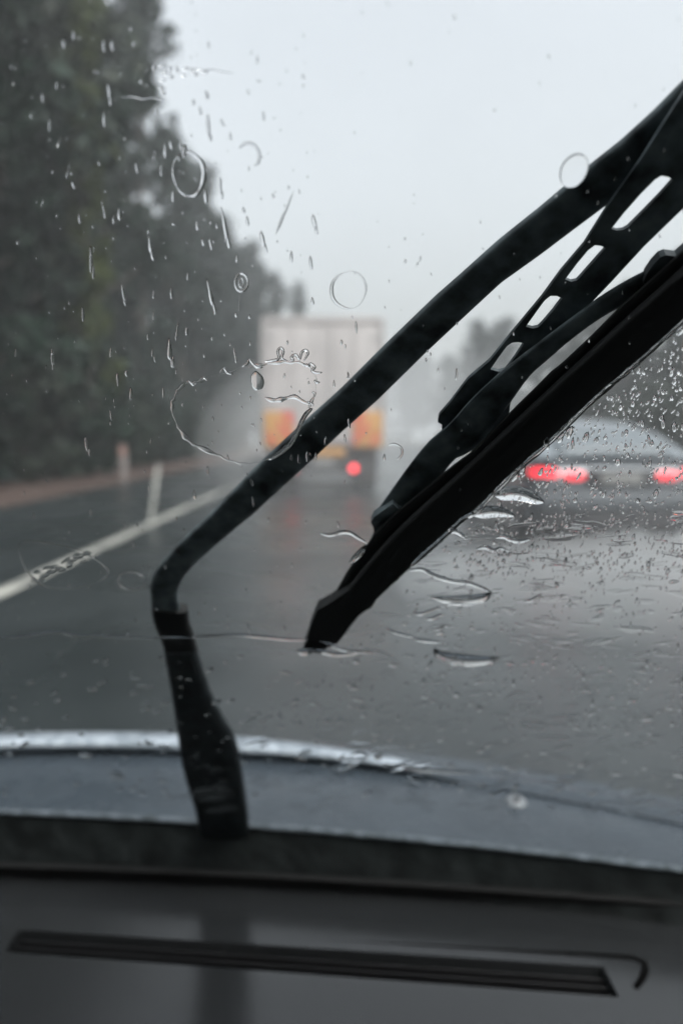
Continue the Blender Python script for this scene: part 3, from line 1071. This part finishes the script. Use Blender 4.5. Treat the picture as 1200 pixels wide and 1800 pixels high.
rr = wob([(586, 1050), (572, 1058), (560, 1064), (550, 1080), (544, 1100), (540, 1116), (535, 1134), (549, 1139), (563, 1138), (578, 1129), (594, 1122), (600, 1112), (608, 1104), (617, 1091), (630, 1076), (643, 1066), (652, 1058), (664, 1042), (680, 1024), (700, 1008), (640, 1010)], 1.6, 4)
plate('end_clip', rr, [], .0022, .0075, M_RUBBER, wiper)

# ------------------------------------------------------------------ water on the glass
PXM = .31 / 1300


def water(name, bm, label, cat, group=None, rim=True):
    me = bpy.data.meshes.new(name)
    bmesh.ops.recalc_face_normals(bm, faces=bm.faces)
    bm.to_mesh(me)
    bm.free()
    o = link(name, me, M_WATER, None, True)
    me.set_sharp_from_angle(angle=R(58))
    c = sum((v_.co for v_ in me.vertices), Vector()) / max(1, len(me.vertices))
    me.transform(Matrix.Translation(-c))
    o.location = c
    return tag(o, label, cat, group)


H0 = .00015


def dome_bm(bm, outline, height, power=2.0, rings=(1, .94, .82, .62, .36), centre=None, dome=0.0):
    """A drop over a measured outline: steep rim, flat or rounded top. height in metres."""
    n = len(outline)
    if centre is None:
        centre = (sum(p_[0] for p_ in outline) / n, sum(p_[1] for p_ in outline) / n)
    prev = None
    bot = None
    for t in rings:
        hh = height * ((1 - dome) * max(0.0, 1 - t ** power) ** .5 + dome * (1 - t * t))
        ring = []
        for x, y in outline:
            p_ = on_glass(centre[0] + (x - centre[0]) * t, centre[1] + (y - centre[1]) * t)
            ring.append(bm.verts.new(p_ + gnorm(p_) * (H0 + hh)))
        if prev:
            for k in range(n):
                bm.faces.new((prev[k], prev[(k + 1) % n], ring[(k + 1) % n], ring[k]))
        else:
            bot = ring
        prev = ring
    p_ = on_glass(*centre)
    c = bm.verts.new(p_ + gnorm(p_) * (H0 + height))
    for k in range(n):
        bm.faces.new((prev[k], prev[(k + 1) % n], c))
    bm.faces.new(bot[::-1])


def ell(cx, cy_, rx, ry, rot=0.0, n=28, wob_=0.0, seed=0, taper=0.0):
    r = random.Random(seed)
    ph = [r.uniform(0, 6.28) for _ in range(4)]
    out = []
    for k in range(n):
        a = 2 * math.pi * k / n
        q = 1 + wob_ * (math.sin(2 * a + ph[0]) * .5 + math.sin(3 * a + ph[1]) * .4 + math.sin(5 * a + ph[2]) * .25)
        x, y = math.cos(a) * rx * q, math.sin(a) * ry * q
        x *= 1 + taper * y / ry
        out.append((cx + x * math.cos(rot) - y * math.sin(rot), cy_ + x * math.sin(rot) + y * math.cos(rot)))
    return out


SAG = [(-1, 0), (-.95, .07), (-.6, .27), (-.2, .52), (.1, .72), (.32, .86), (.45, .9), (.6, .8), (.7, .62), (.78, .42), (.85, .2), (.9, 0)]


def ring_bm(bm, path, w, height, closed=True, taper=True, sag=False):
    """A raised thread of water along a measured path (w may be a list); half round section with a flat foot."""
    n = len(path)
    sec = [(-math.cos(math.pi * q / 12), math.sin(math.pi * q / 12)) for q in range(13)]
    if sag:
        sec = SAG
    rows = []
    for i in range(n):
        a = Vector(path[(i - 1) % n] if closed or i else path[0])
        b = Vector(path[(i + 1) % n] if closed or i < n - 1 else path[-1])
        t = (b - a)
        t = t.normalized() if t.length > 1e-6 else Vector((1, 0))
        nx, ny = -t.y, t.x
        ww = w[i] if isinstance(w, (list, tuple)) else w
        hh = height * (ww / (max(w) if isinstance(w, (list, tuple)) else w))
        if not closed and taper:
            e_ = min(i, n - 1 - i) / max(1, min(4, n / 2))
            k_ = min(1, .12 + .88 * math.sqrt(min(1, e_)))
            ww *= k_
            hh *= k_
        row = []
        for u, q in sec:
            p_ = on_glass(path[i][0] + nx * ww / 2 * u, path[i][1] + ny * ww / 2 * u)
            row.append(bm.verts.new(p_ + gnorm(p_) * (H0 + hh * q)))
        rows.append(row)
    m_ = len(sec)
    for i in range(n if closed else n - 1):
        a, b = rows[i], rows[(i + 1) % n]
        for k in range(m_):
            bm.faces.new((a[k], a[(k + 1) % m_], b[(k + 1) % m_], b[k]))
    if not closed:
        bm.faces.new(rows[0]); bm.faces.new(rows[-1][::-1])


def smooth_path(pts, n=4, closed=False):
    return [(q.x, q.y) for q in catmull([(a, b, 0) for a, b in pts], n, closed)]


GR = 'ring shaped drops on the windscreen'
# dark rimmed big drop on the tree side
bm = bmesh.new(); E_ = ell(331, 306, 26, 40, R(-6), 52, .06, 3); ring_bm(bm, E_, [3.5 + 6.5 * max(0, math.cos(2 * math.pi * (i - 2) / 52)) + 1.2 * math.sin(i * .8) for i in range(52)], .0011); dome_bm(bm, ell(323, 265, 5, 10, R(8), 16, .1, 2), .0010, 2)
water('water_ring', bm, 'large dark rimmed oval drop over the edge of the forest crown', 'water drop', GR)
bm = bmesh.new(); dome_bm(bm, ell(1008, 300, 23, 32, R(28), 48, .03, 5), .0009, 7, (1, .985, .96, .92, .85, .74, .55, .28), dome=.36)
water('water_ring', bm, 'round clear drop on the upper edge of the wiper arm', 'water drop', GR)
bm = bmesh.new(); E_ = ell(613, 510, 31, 32, .3, 44, .05, 6); ring_bm(bm, E_, [1.2 + 5.2 * max(0, math.cos(2 * math.pi * (i - 18) / 44)) + 2.2 * max(0, math.cos(2 * math.pi * (i + 5) / 44)) ** 3 for i in range(44)], .0006)
water('water_ring', bm, 'white rimmed round ring in the sky above the truck', 'water drop', GR)
bm = bmesh.new(); ring_bm(bm, smooth_path([(420, 262), (428, 254), (440, 252), (450, 259), (456, 272), (454, 286), (446, 292)], 4), 5, .0005, False)
water('water_ring', bm, 'faint half ring in the sky right of the dark rimmed drop', 'water drop', GR)
bm = bmesh.new(); ring_bm(bm, ell(424, 497, 11, 16, 0, 26, .03, 7), 4.5, .0006); ring_bm(bm, ell(424, 498, 4, 8, 0, 14), 3, .0004)
ring_bm(bm, [(421, 516), (420.5, 530), (420, 545), (419, 553)], 2.5, .0003, False)
water('water_ring', bm, 'small oval ring with a thin tail among the misty tree tops', 'water drop', GR)
bm = bmesh.new(); ring_bm(bm, smooth_path([(682, 783), (692, 781), (703, 786), (707, 795), (703, 804), (697, 808)], 4), 4, .0005, False)
water('water_ring', bm, 'small open ring in the mist right of the truck lamp', 'water drop', GR)
bm = bmesh.new(); ring_bm(bm, ell(233, 1021, 25, 16, R(10), 34, .05, 9), 4, .0004)
water('water_ring', bm, 'faint flat ring left of the bend in the wiper arm', 'water drop', GR)

# big ragged sheet of water left of the truck: outline, drips on top
GP = 'flat sheets of water with crinkled rims'
o_ = smooth_path([(302, 720), (308, 695), (325, 676), (350, 670), (390, 659), (435, 646), (465, 640), (500, 636), (535, 641), (551, 656), (556, 680), (546, 710), (531, 740), (511, 778), (490, 795), (465, 809), (425, 815), (380, 800), (340, 780), (315, 755)], 6, True)
r_ = random.Random(5)
o_ = [(x + r_.uniform(-1.6, 1.6), y + r_.uniform(-1.6, 1.6)) for x, y in o_]
bm = bmesh.new()
ring_bm(bm, o_, [max(.7, 2.6 + 2.4 * math.sin(i * .19) + 1.6 * math.sin(i * .8) + r_.uniform(-1, 2.4)) for i in range(len(o_))], .0006)
water('water_sheet_rim', bm, 'large crinkled water outline left of the truck, with drips along its top', 'water outline', GP)
curl = [[(465, 636), (480, 634), (490, 630), (488, 618), (493, 612), (498, 618), (495, 630), (505, 635)],
        [(505, 635), (515, 634), (512, 628), (520, 624), (526, 632), (530, 620), (537, 616), (541, 622), (533, 636)],
        [(533, 640), (540, 644), (546, 640), (553, 646), (548, 652), (556, 656), (566, 655)],
        [(425, 645), (434, 640), (438, 633), (444, 640), (452, 646), (462, 646)], [(386, 656), (393, 648), (400, 656), (410, 658)],
        [(350, 669), (358, 664), (364, 670)], [(326, 676), (332, 670), (340, 677), (346, 671)],
        [(552, 668), (556, 673), (562, 672)], [(548, 690), (553, 692), (552, 698)], [(540, 706), (548, 710), (550, 714)]]
for c in curl:
    bm = bmesh.new()
    ring_bm(bm, smooth_path(c, 4), 4.6, .0007, False)
    water('drip', bm, 'tiny curled drip on the rim of the water outline left of the truck', 'water drip', 'curled drips along the water outline')
bm = bmesh.new(); dome_bm(bm, ell(452, 670, 11, 18, R(-12), 24, .12, 4), .0007, 2.5)
water('water_drop', bm, 'pale oval drop inside the crinkled water outline at the left truck edge', 'water drop')
bm = bmesh.new(); ring_bm(bm, smooth_path([(465, 699), (478, 704), (492, 703), (505, 700), (518, 698), (532, 706), (546, 712)], 4), [5, 6, 8, 9, 8, 7, 6, 8, 10, 9, 7, 6, 5, 6, 7, 8, 9, 8, 7, 6, 6, 6, 5, 5, 4][:25], .0008, False)
water('water_ridge', bm, 'wavy water thread across the pale truck doors', 'water ridge')
bm = bmesh.new(); ring_bm(bm, smooth_path([(549, 718), (538, 728), (530, 742), (524, 756), (516, 772), (508, 784), (496, 794), (484, 802), (472, 808)], 4), 8, .0009, False)
water('water_ridge', bm, 'toothed water thread along the wiper arm beside the orange marker plate', 'water ridge')
# lower left sheet over the white line
o_ = smooth_path([(37, 954), (75, 954), (120, 962), (155, 975), (189, 1001), (184, 1016), (150, 1030), (100, 1036), (62, 1020), (38, 985)], 5, True)
bm = bmesh.new()
ring_bm(bm, o_, [2.6 + 1.2 * math.sin(i * .35) + .8 * math.sin(i * 1.3) for i in range(len(o_))], .0004)
water('water_sheet_rim', bm, 'flattened water outline over the white edge line at lower left', 'water outline', GP)
for k in range(16):
    cx = 60 + k * 6.2
    cyy = 1017 - (cx - 60) * .42 + r_.uniform(-9, 9)
    bm = bmesh.new()
    dome_bm(bm, ell(cx, cyy, r_.uniform(6, 12), r_.uniform(2.5, 4.5), R(-18 + r_.uniform(-14, 14)), 14, .25, k), .00011, 2, dome=.7)
    water('water_drop', bm, 'flat smeared drop on the glass over the white edge line', 'water drop', 'smeared drops over the edge line')

# water ridges right of the blade and along its tip
GW = 'thick ridges of water pushed off the blade'


def ridge(outline, height, label, power=2.0, n=5, seed=0):
    o_ = smooth_path(outline, n, True)
    bm = bmesh.new()
    # centre-line based roof so that long shapes stay well formed
    dome_bm(bm, o_, height, power, (1, .95, .86, .72, .52, .28))
    return water('water_ridge', bm, label, 'water ridge', GW)


def thread(path, w, height, label, group=GW):
    P = smooth_path(path, 5)
    n = len(P)
    ws = [w[0] + (w[1] - w[0]) * (math.sin(math.pi * (i / (n - 1)) ** w[2]) if len(w) > 2 else i / (n - 1)) for i in range(n)]
    bm = bmesh.new()
    ring_bm(bm, P, ws, max(ws) / 2 * PXM * 1.25, False, True, True)
    return water('water_ridge', bm, label, 'water ridge', group)


thread([(866, 872), (885, 870), (905, 868), (925, 872), (942, 879), (956, 883)], (9, 27, .8), .0040, 'uppermost thick water ridge beside the blade, left of the silver car')
thread([(830, 906), (846, 902), (866, 900), (886, 902), (905, 908)], (8, 23, .8), .0035, 'thick water ridge below the uppermost one beside the blade')
thread([(786, 936), (796, 934), (808, 938), (818, 948)], (5, 10, .8), .0015, 'short water ridge touching the blade edge')
thread([(756, 1050), (780, 1054), (805, 1056), (830, 1055), (852, 1050), (864, 1040)], (6, 21, 1.1), .0032, 'long white edged water ridge right of the blade tip')
thread([(715, 1005), (740, 1001), (765, 1013), (795, 1022), (825, 1026), (850, 1035), (864, 1042)], (4, 9, .8), .0013, 'curving dark water thread leaving the blade above its tip')
thread([(762, 1140), (772, 1152), (800, 1160), (830, 1162), (858, 1161), (877, 1157)], (6, 23, .9), .0035, 'lowest long water ridge, white edged, right of the blade tip')
thread([(538, 1146), (560, 1145), (590, 1151), (620, 1149), (638, 1146)], (5, 9, .7), .0014, 'water thread under the tip of the blade')
thread([(520, 1145), (532, 1147), (545, 1146), (556, 1142)], (6, 14, .8), .0024, 'bright bead of water at the tip of the blade')
thread([(336, 1121), (370, 1119), (420, 1117), (460, 1120), (500, 1124), (545, 1126)], (5, 7.5, .8), .0011, 'thin dark water line from the arm collar to the blade tip')
thread([(-20, 1119), (30, 1120), (80, 1113), (110, 1112), (130, 1117), (180, 1119), (240, 1121), (300, 1121)], (4, 6, .8), .0007, 'thin pale water line left of the arm collar')
thread([(276, 1121), (292, 1122), (310, 1122), (338, 1122)], (4, 7, .8), .0012, 'short water line across the arm collar')
thread([(562, 938), (580, 941), (600, 936), (615, 937), (630, 946), (646, 956)], (4, 8, .9), .0011, 'wavy water thread left of the lower claw')
thread([(612, 992), (625, 980), (636, 968), (644, 958)], (5, 12, .9), .0018, 'dark drop of water beside the lower claw')
thread([(724, 1076), (738, 1080), (755, 1074), (772, 1068)], (3, 7, .8), .001, 'small slanting water thread below the long white edged ridge')
thread([(745, 1088), (758, 1088), (772, 1082), (782, 1082)], (3, 7, .8), .001, 'second small slanting water thread right of the blade tip')
thread([(722, 1122), (740, 1126), (758, 1128), (778, 1130)], (4, 8, .8), .001, 'ragged dark thread above the lowest water ridge')
thread([(760, 1108), (772, 1106), (782, 1100), (792, 1104)], (3, 6, .8), .0008, 'broken water thread above the ragged dark one')
thread([(918, 1057), (932, 1056), (942, 1050), (952, 1044)], (3, 7, .8), .001, 'lone slanting water thread on the grey road right of the ridges')
thread([(870, 946), (886, 944), (900, 950), (915, 952), (932, 948)], (4, 9, .8), .0012, 'long water thread under the thick ridges')
thread([(700, 1345), (730, 1352), (770, 1356), (830, 1360)], (5, 9, .8), .0007, 'dark water thread low on the glass over the bonnet edge')
for k_, (x, y) in enumerate([(270, 119), (284, 117), (300, 121), (293, 130), (312, 124), (326, 121), (338, 125), (322, 133), (345, 131), (286, 141), (302, 136), (284, 156), (288, 164), (360, 128)]):
    bm = bmesh.new()
    dome_bm(bm, ell(x, y, (3.2, 5.5, 2.6, 7)[k_ % 4], (3.4, 2.2, 4.2, 1.8)[k_ % 4], R((10, -8, 20, 4)[k_ % 4]), 14, .4, k_ + 70), .0007, 2)
    water('water_drop', bm, 'ragged little drop in the level smear at the top of the crown edge', 'water drop', 'ragged drops near the top of the crown edge')
for P_ in ([(330, 122), (345, 121), (356, 125), (372, 123), (392, 127), (412, 129)], [(212, 172), (232, 170), (250, 174), (268, 172), (290, 177)]):
    thread(P_, (1.4, 2.6, .9), .0004, 'thin level smear of water beside the upper crown edge', 'level smears of water near the top')
thread([(560, 1128), (580, 1134), (604, 1143), (640, 1147), (668, 1148)], (3, 7, .8), .0010, 'dark wavy thread running right from the blade tip')
thread([(676, 1104), (694, 1112), (716, 1118), (735, 1122)], (3, 7, .8), .0010, 'slanting thread between the blade tip and the lowest ridge')
thread([(770, 1068), (795, 1062), (820, 1064), (846, 1060)], (2, 5, .8), .0010, 'fine thread just under the long white edged ridge')
thread([(836, 966), (852, 962), (868, 968), (880, 964), (896, 970)], (3, 8, .8), .0010, 'broken thread where the spatter meets the clear film')
# bright bead along the lower edge of the blade
P = smooth_path([(1290, 478), (1200, 566), (1125, 634), (1085, 668), (1042, 705), (1000, 745), (955, 788), (925, 813), (890, 846), (862, 874), (838, 900), (815, 912), (792, 933), (770, 953), (745, 975), (722, 996)][::-1], 6)
bm = bmesh.new()
r_ = random.Random(8)
ring_bm(bm, P, [9 + r_.uniform(-1.2, 1.6) for _ in P], .0012, False, True, True)
water('water_bead', bm, 'bright bead of water along the lower edge of the wiper blade', 'water bead')
P = smooth_path([(1240, 540), (1200, 572), (1175, 592), (1160, 605), (1140, 622), (1128, 632), (1110, 652), (1085, 668), (1068, 676)], 5)
bm = bmesh.new()
ring_bm(bm, [(x + r_.uniform(-1.2, 1.2), y + r_.uniform(-1.2, 1.2)) for x, y in P], 4.0, .0007, False)
water('water_bead', bm, 'second thin bead of water just outside the blade edge', 'water bead')

# counted raindrops: (x, y, length) measured on the photograph
drops = [(182, 80, 22), (197, 80, 20), (129, 62, 18), (112, 77, 18), (192, 162, 32), (183, 210, 26), (87, 220, 22), (75, 172, 18), (234, 77, 12), (230, 50, 9), (275, 198, 14), (366, 220, 40), (361, 345, 26),
         (304, 345, 24), (387, 327, 32), (394, 395, 58), (370, 429, 24), (435, 389, 18), (461, 420, 32), (512, 452, 20), (546, 462, 24), (552, 390, 30), (369, 515, 48), (264, 432, 34), (346, 397, 18), (210, 377, 25),
         (183, 372, 24), (200, 385, 16), (140, 385, 20), (160, 455, 46), (146, 552, 26), (217, 515, 30), (270, 518, 16), (301, 515, 20), (240, 295, 20), (270, 555, 14), (549, 530, 16), (416, 455, 14), (330, 485, 14), (100, 150, 16),
         (298, 615, 40), (302, 636, 22), (268, 620, 14), (272, 632, 11), (328, 582, 16), (260, 592, 12), (413, 625, 26), (207, 667, 26), (195, 730, 18), (287, 690, 20), (230, 692, 22), (152, 780, 30), (92, 628, 30), (28, 620, 16),
         (195, 620, 18), (342, 870, 18), (365, 827, 16), (262, 857, 14), (265, 775, 12), (587, 675, 14), (442, 848, 14), (512, 805, 12), (525, 808, 16), (555, 802, 14), (572, 775, 16), (445, 882, 20), (320, 265, 26), (300, 255, 20),
         (290, 265, 26), (283, 300, 20), (612, 660, 12), (613, 744, 20), (606, 770, 15), (540, 803, 22), (626, 575, 20), (600, 602, 10), (675, 805, 14), (802, 658, 20), (770, 651, 8), (748, 633, 8), (712, 460, 9), (738, 456, 12), (733, 465, 9),
         (463, 205, 18), (452, 105, 14), (436, 162, 12), (405, 240, 14), (480, 345, 10), (507, 330, 8), (390, 215, 14), (365, 170, 12), (352, 195, 16), (340, 180, 12), (310, 118, 8), (290, 128, 10), (272, 118, 8), (283, 155, 10), (285, 162, 8),
         (500, 660, 8), (120, 870, 10), (160, 900, 12), (60, 905, 10), (500, 1105, 14), (437, 1104, 22), (400, 1100, 10), (600, 1165, 12), (540, 1205, 12), (350, 1080, 10), (378, 1068, 10), (235, 957, 12), (290, 995, 12), (275, 1070, 9)]
long_ = [(500, 375, 84, -22), (104, 250, 20, -12), (120, 300, 30, -12), (311, 583, 34, -8)]


def drop_mesh(bm, x, y, ln, w, rot, seed, hf=.42):
    dome_bm(bm, ell(x, y, w, ln / 2, rot, 16, .2, seed, .22), w * PXM * 2 * hf, 2, (1, .95, .84, .64, .36))


GD = 'raindrops on the wiped part of the windscreen'
rd = random.Random(21)
for k, (x, y, ln) in enumerate(drops):
    bm = bmesh.new()
    w = min(3.6, 1.3 + ln * .062) * rd.uniform(.75, 1.15)
    rot = R(rd.uniform(-14, 2)) if x < 640 else R(rd.uniform(0, 22))
    drop_mesh(bm, x, y, ln, w, rot, k)
    if ln > 28:                          # long drops break into a head and a thinner tail
        drop_mesh(bm, x + rd.uniform(-2, 2) + ln * .12, y + ln * .52, ln * .5, w * .75, rot, k + 500)
    if y > 840:
        lab = 'small raindrop on the glass in front of the grey road'
    elif x > 560:
        lab = 'small raindrop on the glass near the wiper arm'
    elif x < 330 or y > 480:
        lab = 'slim raindrop on the glass in front of the dark forest'
    else:
        lab = 'slim raindrop on the glass along the skyline of the trees'
    water('raindrop', bm, lab, 'raindrop', GD)
for k, (x, y, ln, rot) in enumerate(long_):
    bm = bmesh.new()
    a = R(rot)
    P = [(x - math.sin(-a) * ln / 2 * t * -1 * -1 + rd.uniform(-.8, .8), y + math.cos(a) * ln / 2 * t) for t in np.linspace(-1, 1, 12)]
    ring_bm(bm, P, [2.2, 2.8, 3.5, 3, 2.6, 3.2, 4, 4.6, 5, 5.4, 4.6, 3], .0007, False)
    water('raindrop', bm, ('long wriggling raindrop trail in the pale sky left of centre', 'short trail of water over the upper forest', 'thin trail of water over the middle forest', 'straight thin trail of water left of the truck')[k], 'raindrop', GD)
# counted larger drops in the unwiped corner
unw = [(1180, 700, 10), (1063, 770, 8), (1030, 768, 18), (1128, 745, 12), (1162, 735, 12), (1185, 672, 12), (1192, 655, 9), (1150, 700, 10), (1141, 815, 10), (1085, 812, 16), (1152, 868, 16), (1010, 880, 10), (1060, 870, 12), (1120, 880, 10), (960, 780, 22),
       (1000, 760, 26), (985, 770, 20), (1100, 760, 10), (1184, 750, 18), (1165, 690, 9), (1075, 700, 9), (1090, 716, 12), (1130, 655, 10), (950, 830, 14), (905, 838, 20), (918, 826, 18)]
for k, (x, y, ln) in enumerate(unw):
    bm = bmesh.new()
    drop_mesh(bm, x, y, ln, 2.6 + ln * .12, R(rd.uniform(5, 35)), k + 900, .5)
    water('raindrop', bm, 'larger raindrop in the unwiped corner in front of the silver car', 'raindrop', 'larger raindrops in the unwiped corner')

# fine spatter nobody could count
def spatter(name, n, seed, inside, size, label, tilt, xr=(-10, 1210), yr=(-10, 1420)):
    r = random.Random(seed)
    bm = bmesh.new()
    got = 0
    while got < n:
        x, y = r.uniform(*xr), r.uniform(*yr)
        pr = inside(x, y)
        if r.random() > pr:
            continue
        got += 1
        s = r.uniform(*size) * (1.7 if r.random() < .1 else 1)
        ln = s * r.uniform(1.0, 3.2)
        dome_bm(bm, ell(x, y, s, ln, R(r.uniform(*tilt)), 8, .2, got, .15), s * PXM * .8, 2, (1, .8, .4))
    o = water(name, bm, label, None)
    o['kind'] = 'stuff'
    return o


def edge_y(x):                    # lower edge of the blade
    return 562 + (1200 - x) * .905


def wiped(x, y):
    if y > 1130 or y > edge_y(x) - 6:
        return 0
    return .8 if x < 560 and y > 60 else .22


def unwiped(x, y):
    if y < edge_y(x) + 14 or y > 1280:
        return 0
    if x < 780 and y < 1180:
        return .12
    if y < 1020:
        return 1.0
    return .35


spatter('fine_spatter', 420, 3, wiped, (.8, 1.7), 'fine rain spatter over the wiped part of the windscreen', (-18, 6))
spatter('dense_spatter', 1700, 4, unwiped, (.9, 2.2), 'dense fine spatter over the unwiped corner of the windscreen', (-10, 45))


def low(x, y):
    return 1 if 1150 < y < 1400 else (.3 if 1000 < y <= 1150 and x > 700 else 0)


def smears(name, n, seed, label):
    r = random.Random(seed)
    bm = bmesh.new()
    got = 0
    while got < n:
        x, y = r.uniform(-10, 1210), r.uniform(900, 1430)
        if y < edge_y(x) + 20 or (y < 1160 and x < 600):
            continue
        got += 1
        rx = r.uniform(7, 30)
        dome_bm(bm, ell(x, y, rx, r.uniform(2.5, 7), R(r.uniform(-14, 10)), 16, .35, got), r.uniform(.00004, .00013), 2, (1, .9, .7, .4), dome=.7)
    water(name, bm, label, None)['kind'] = 'stuff'


smears('smeared_film', 330, 12, 'uneven smears of thin water film over the lower windscreen')
spatter('low_spatter', 260, 6, low, (1.5, 4.0), 'smeared drops along the foot of the windscreen', (60, 110))


# the rest of the glass beside the view is as wet as the part in front of the camera
def around(x, y):
    return 0 if -12 < x < 1212 else 1


spatter('fine_spatter', 420, 15, around, (1.4, 3.4), 'rain spatter over the outer parts of the windscreen', (-18, 10), (-900, 2100), (-100, 1250))
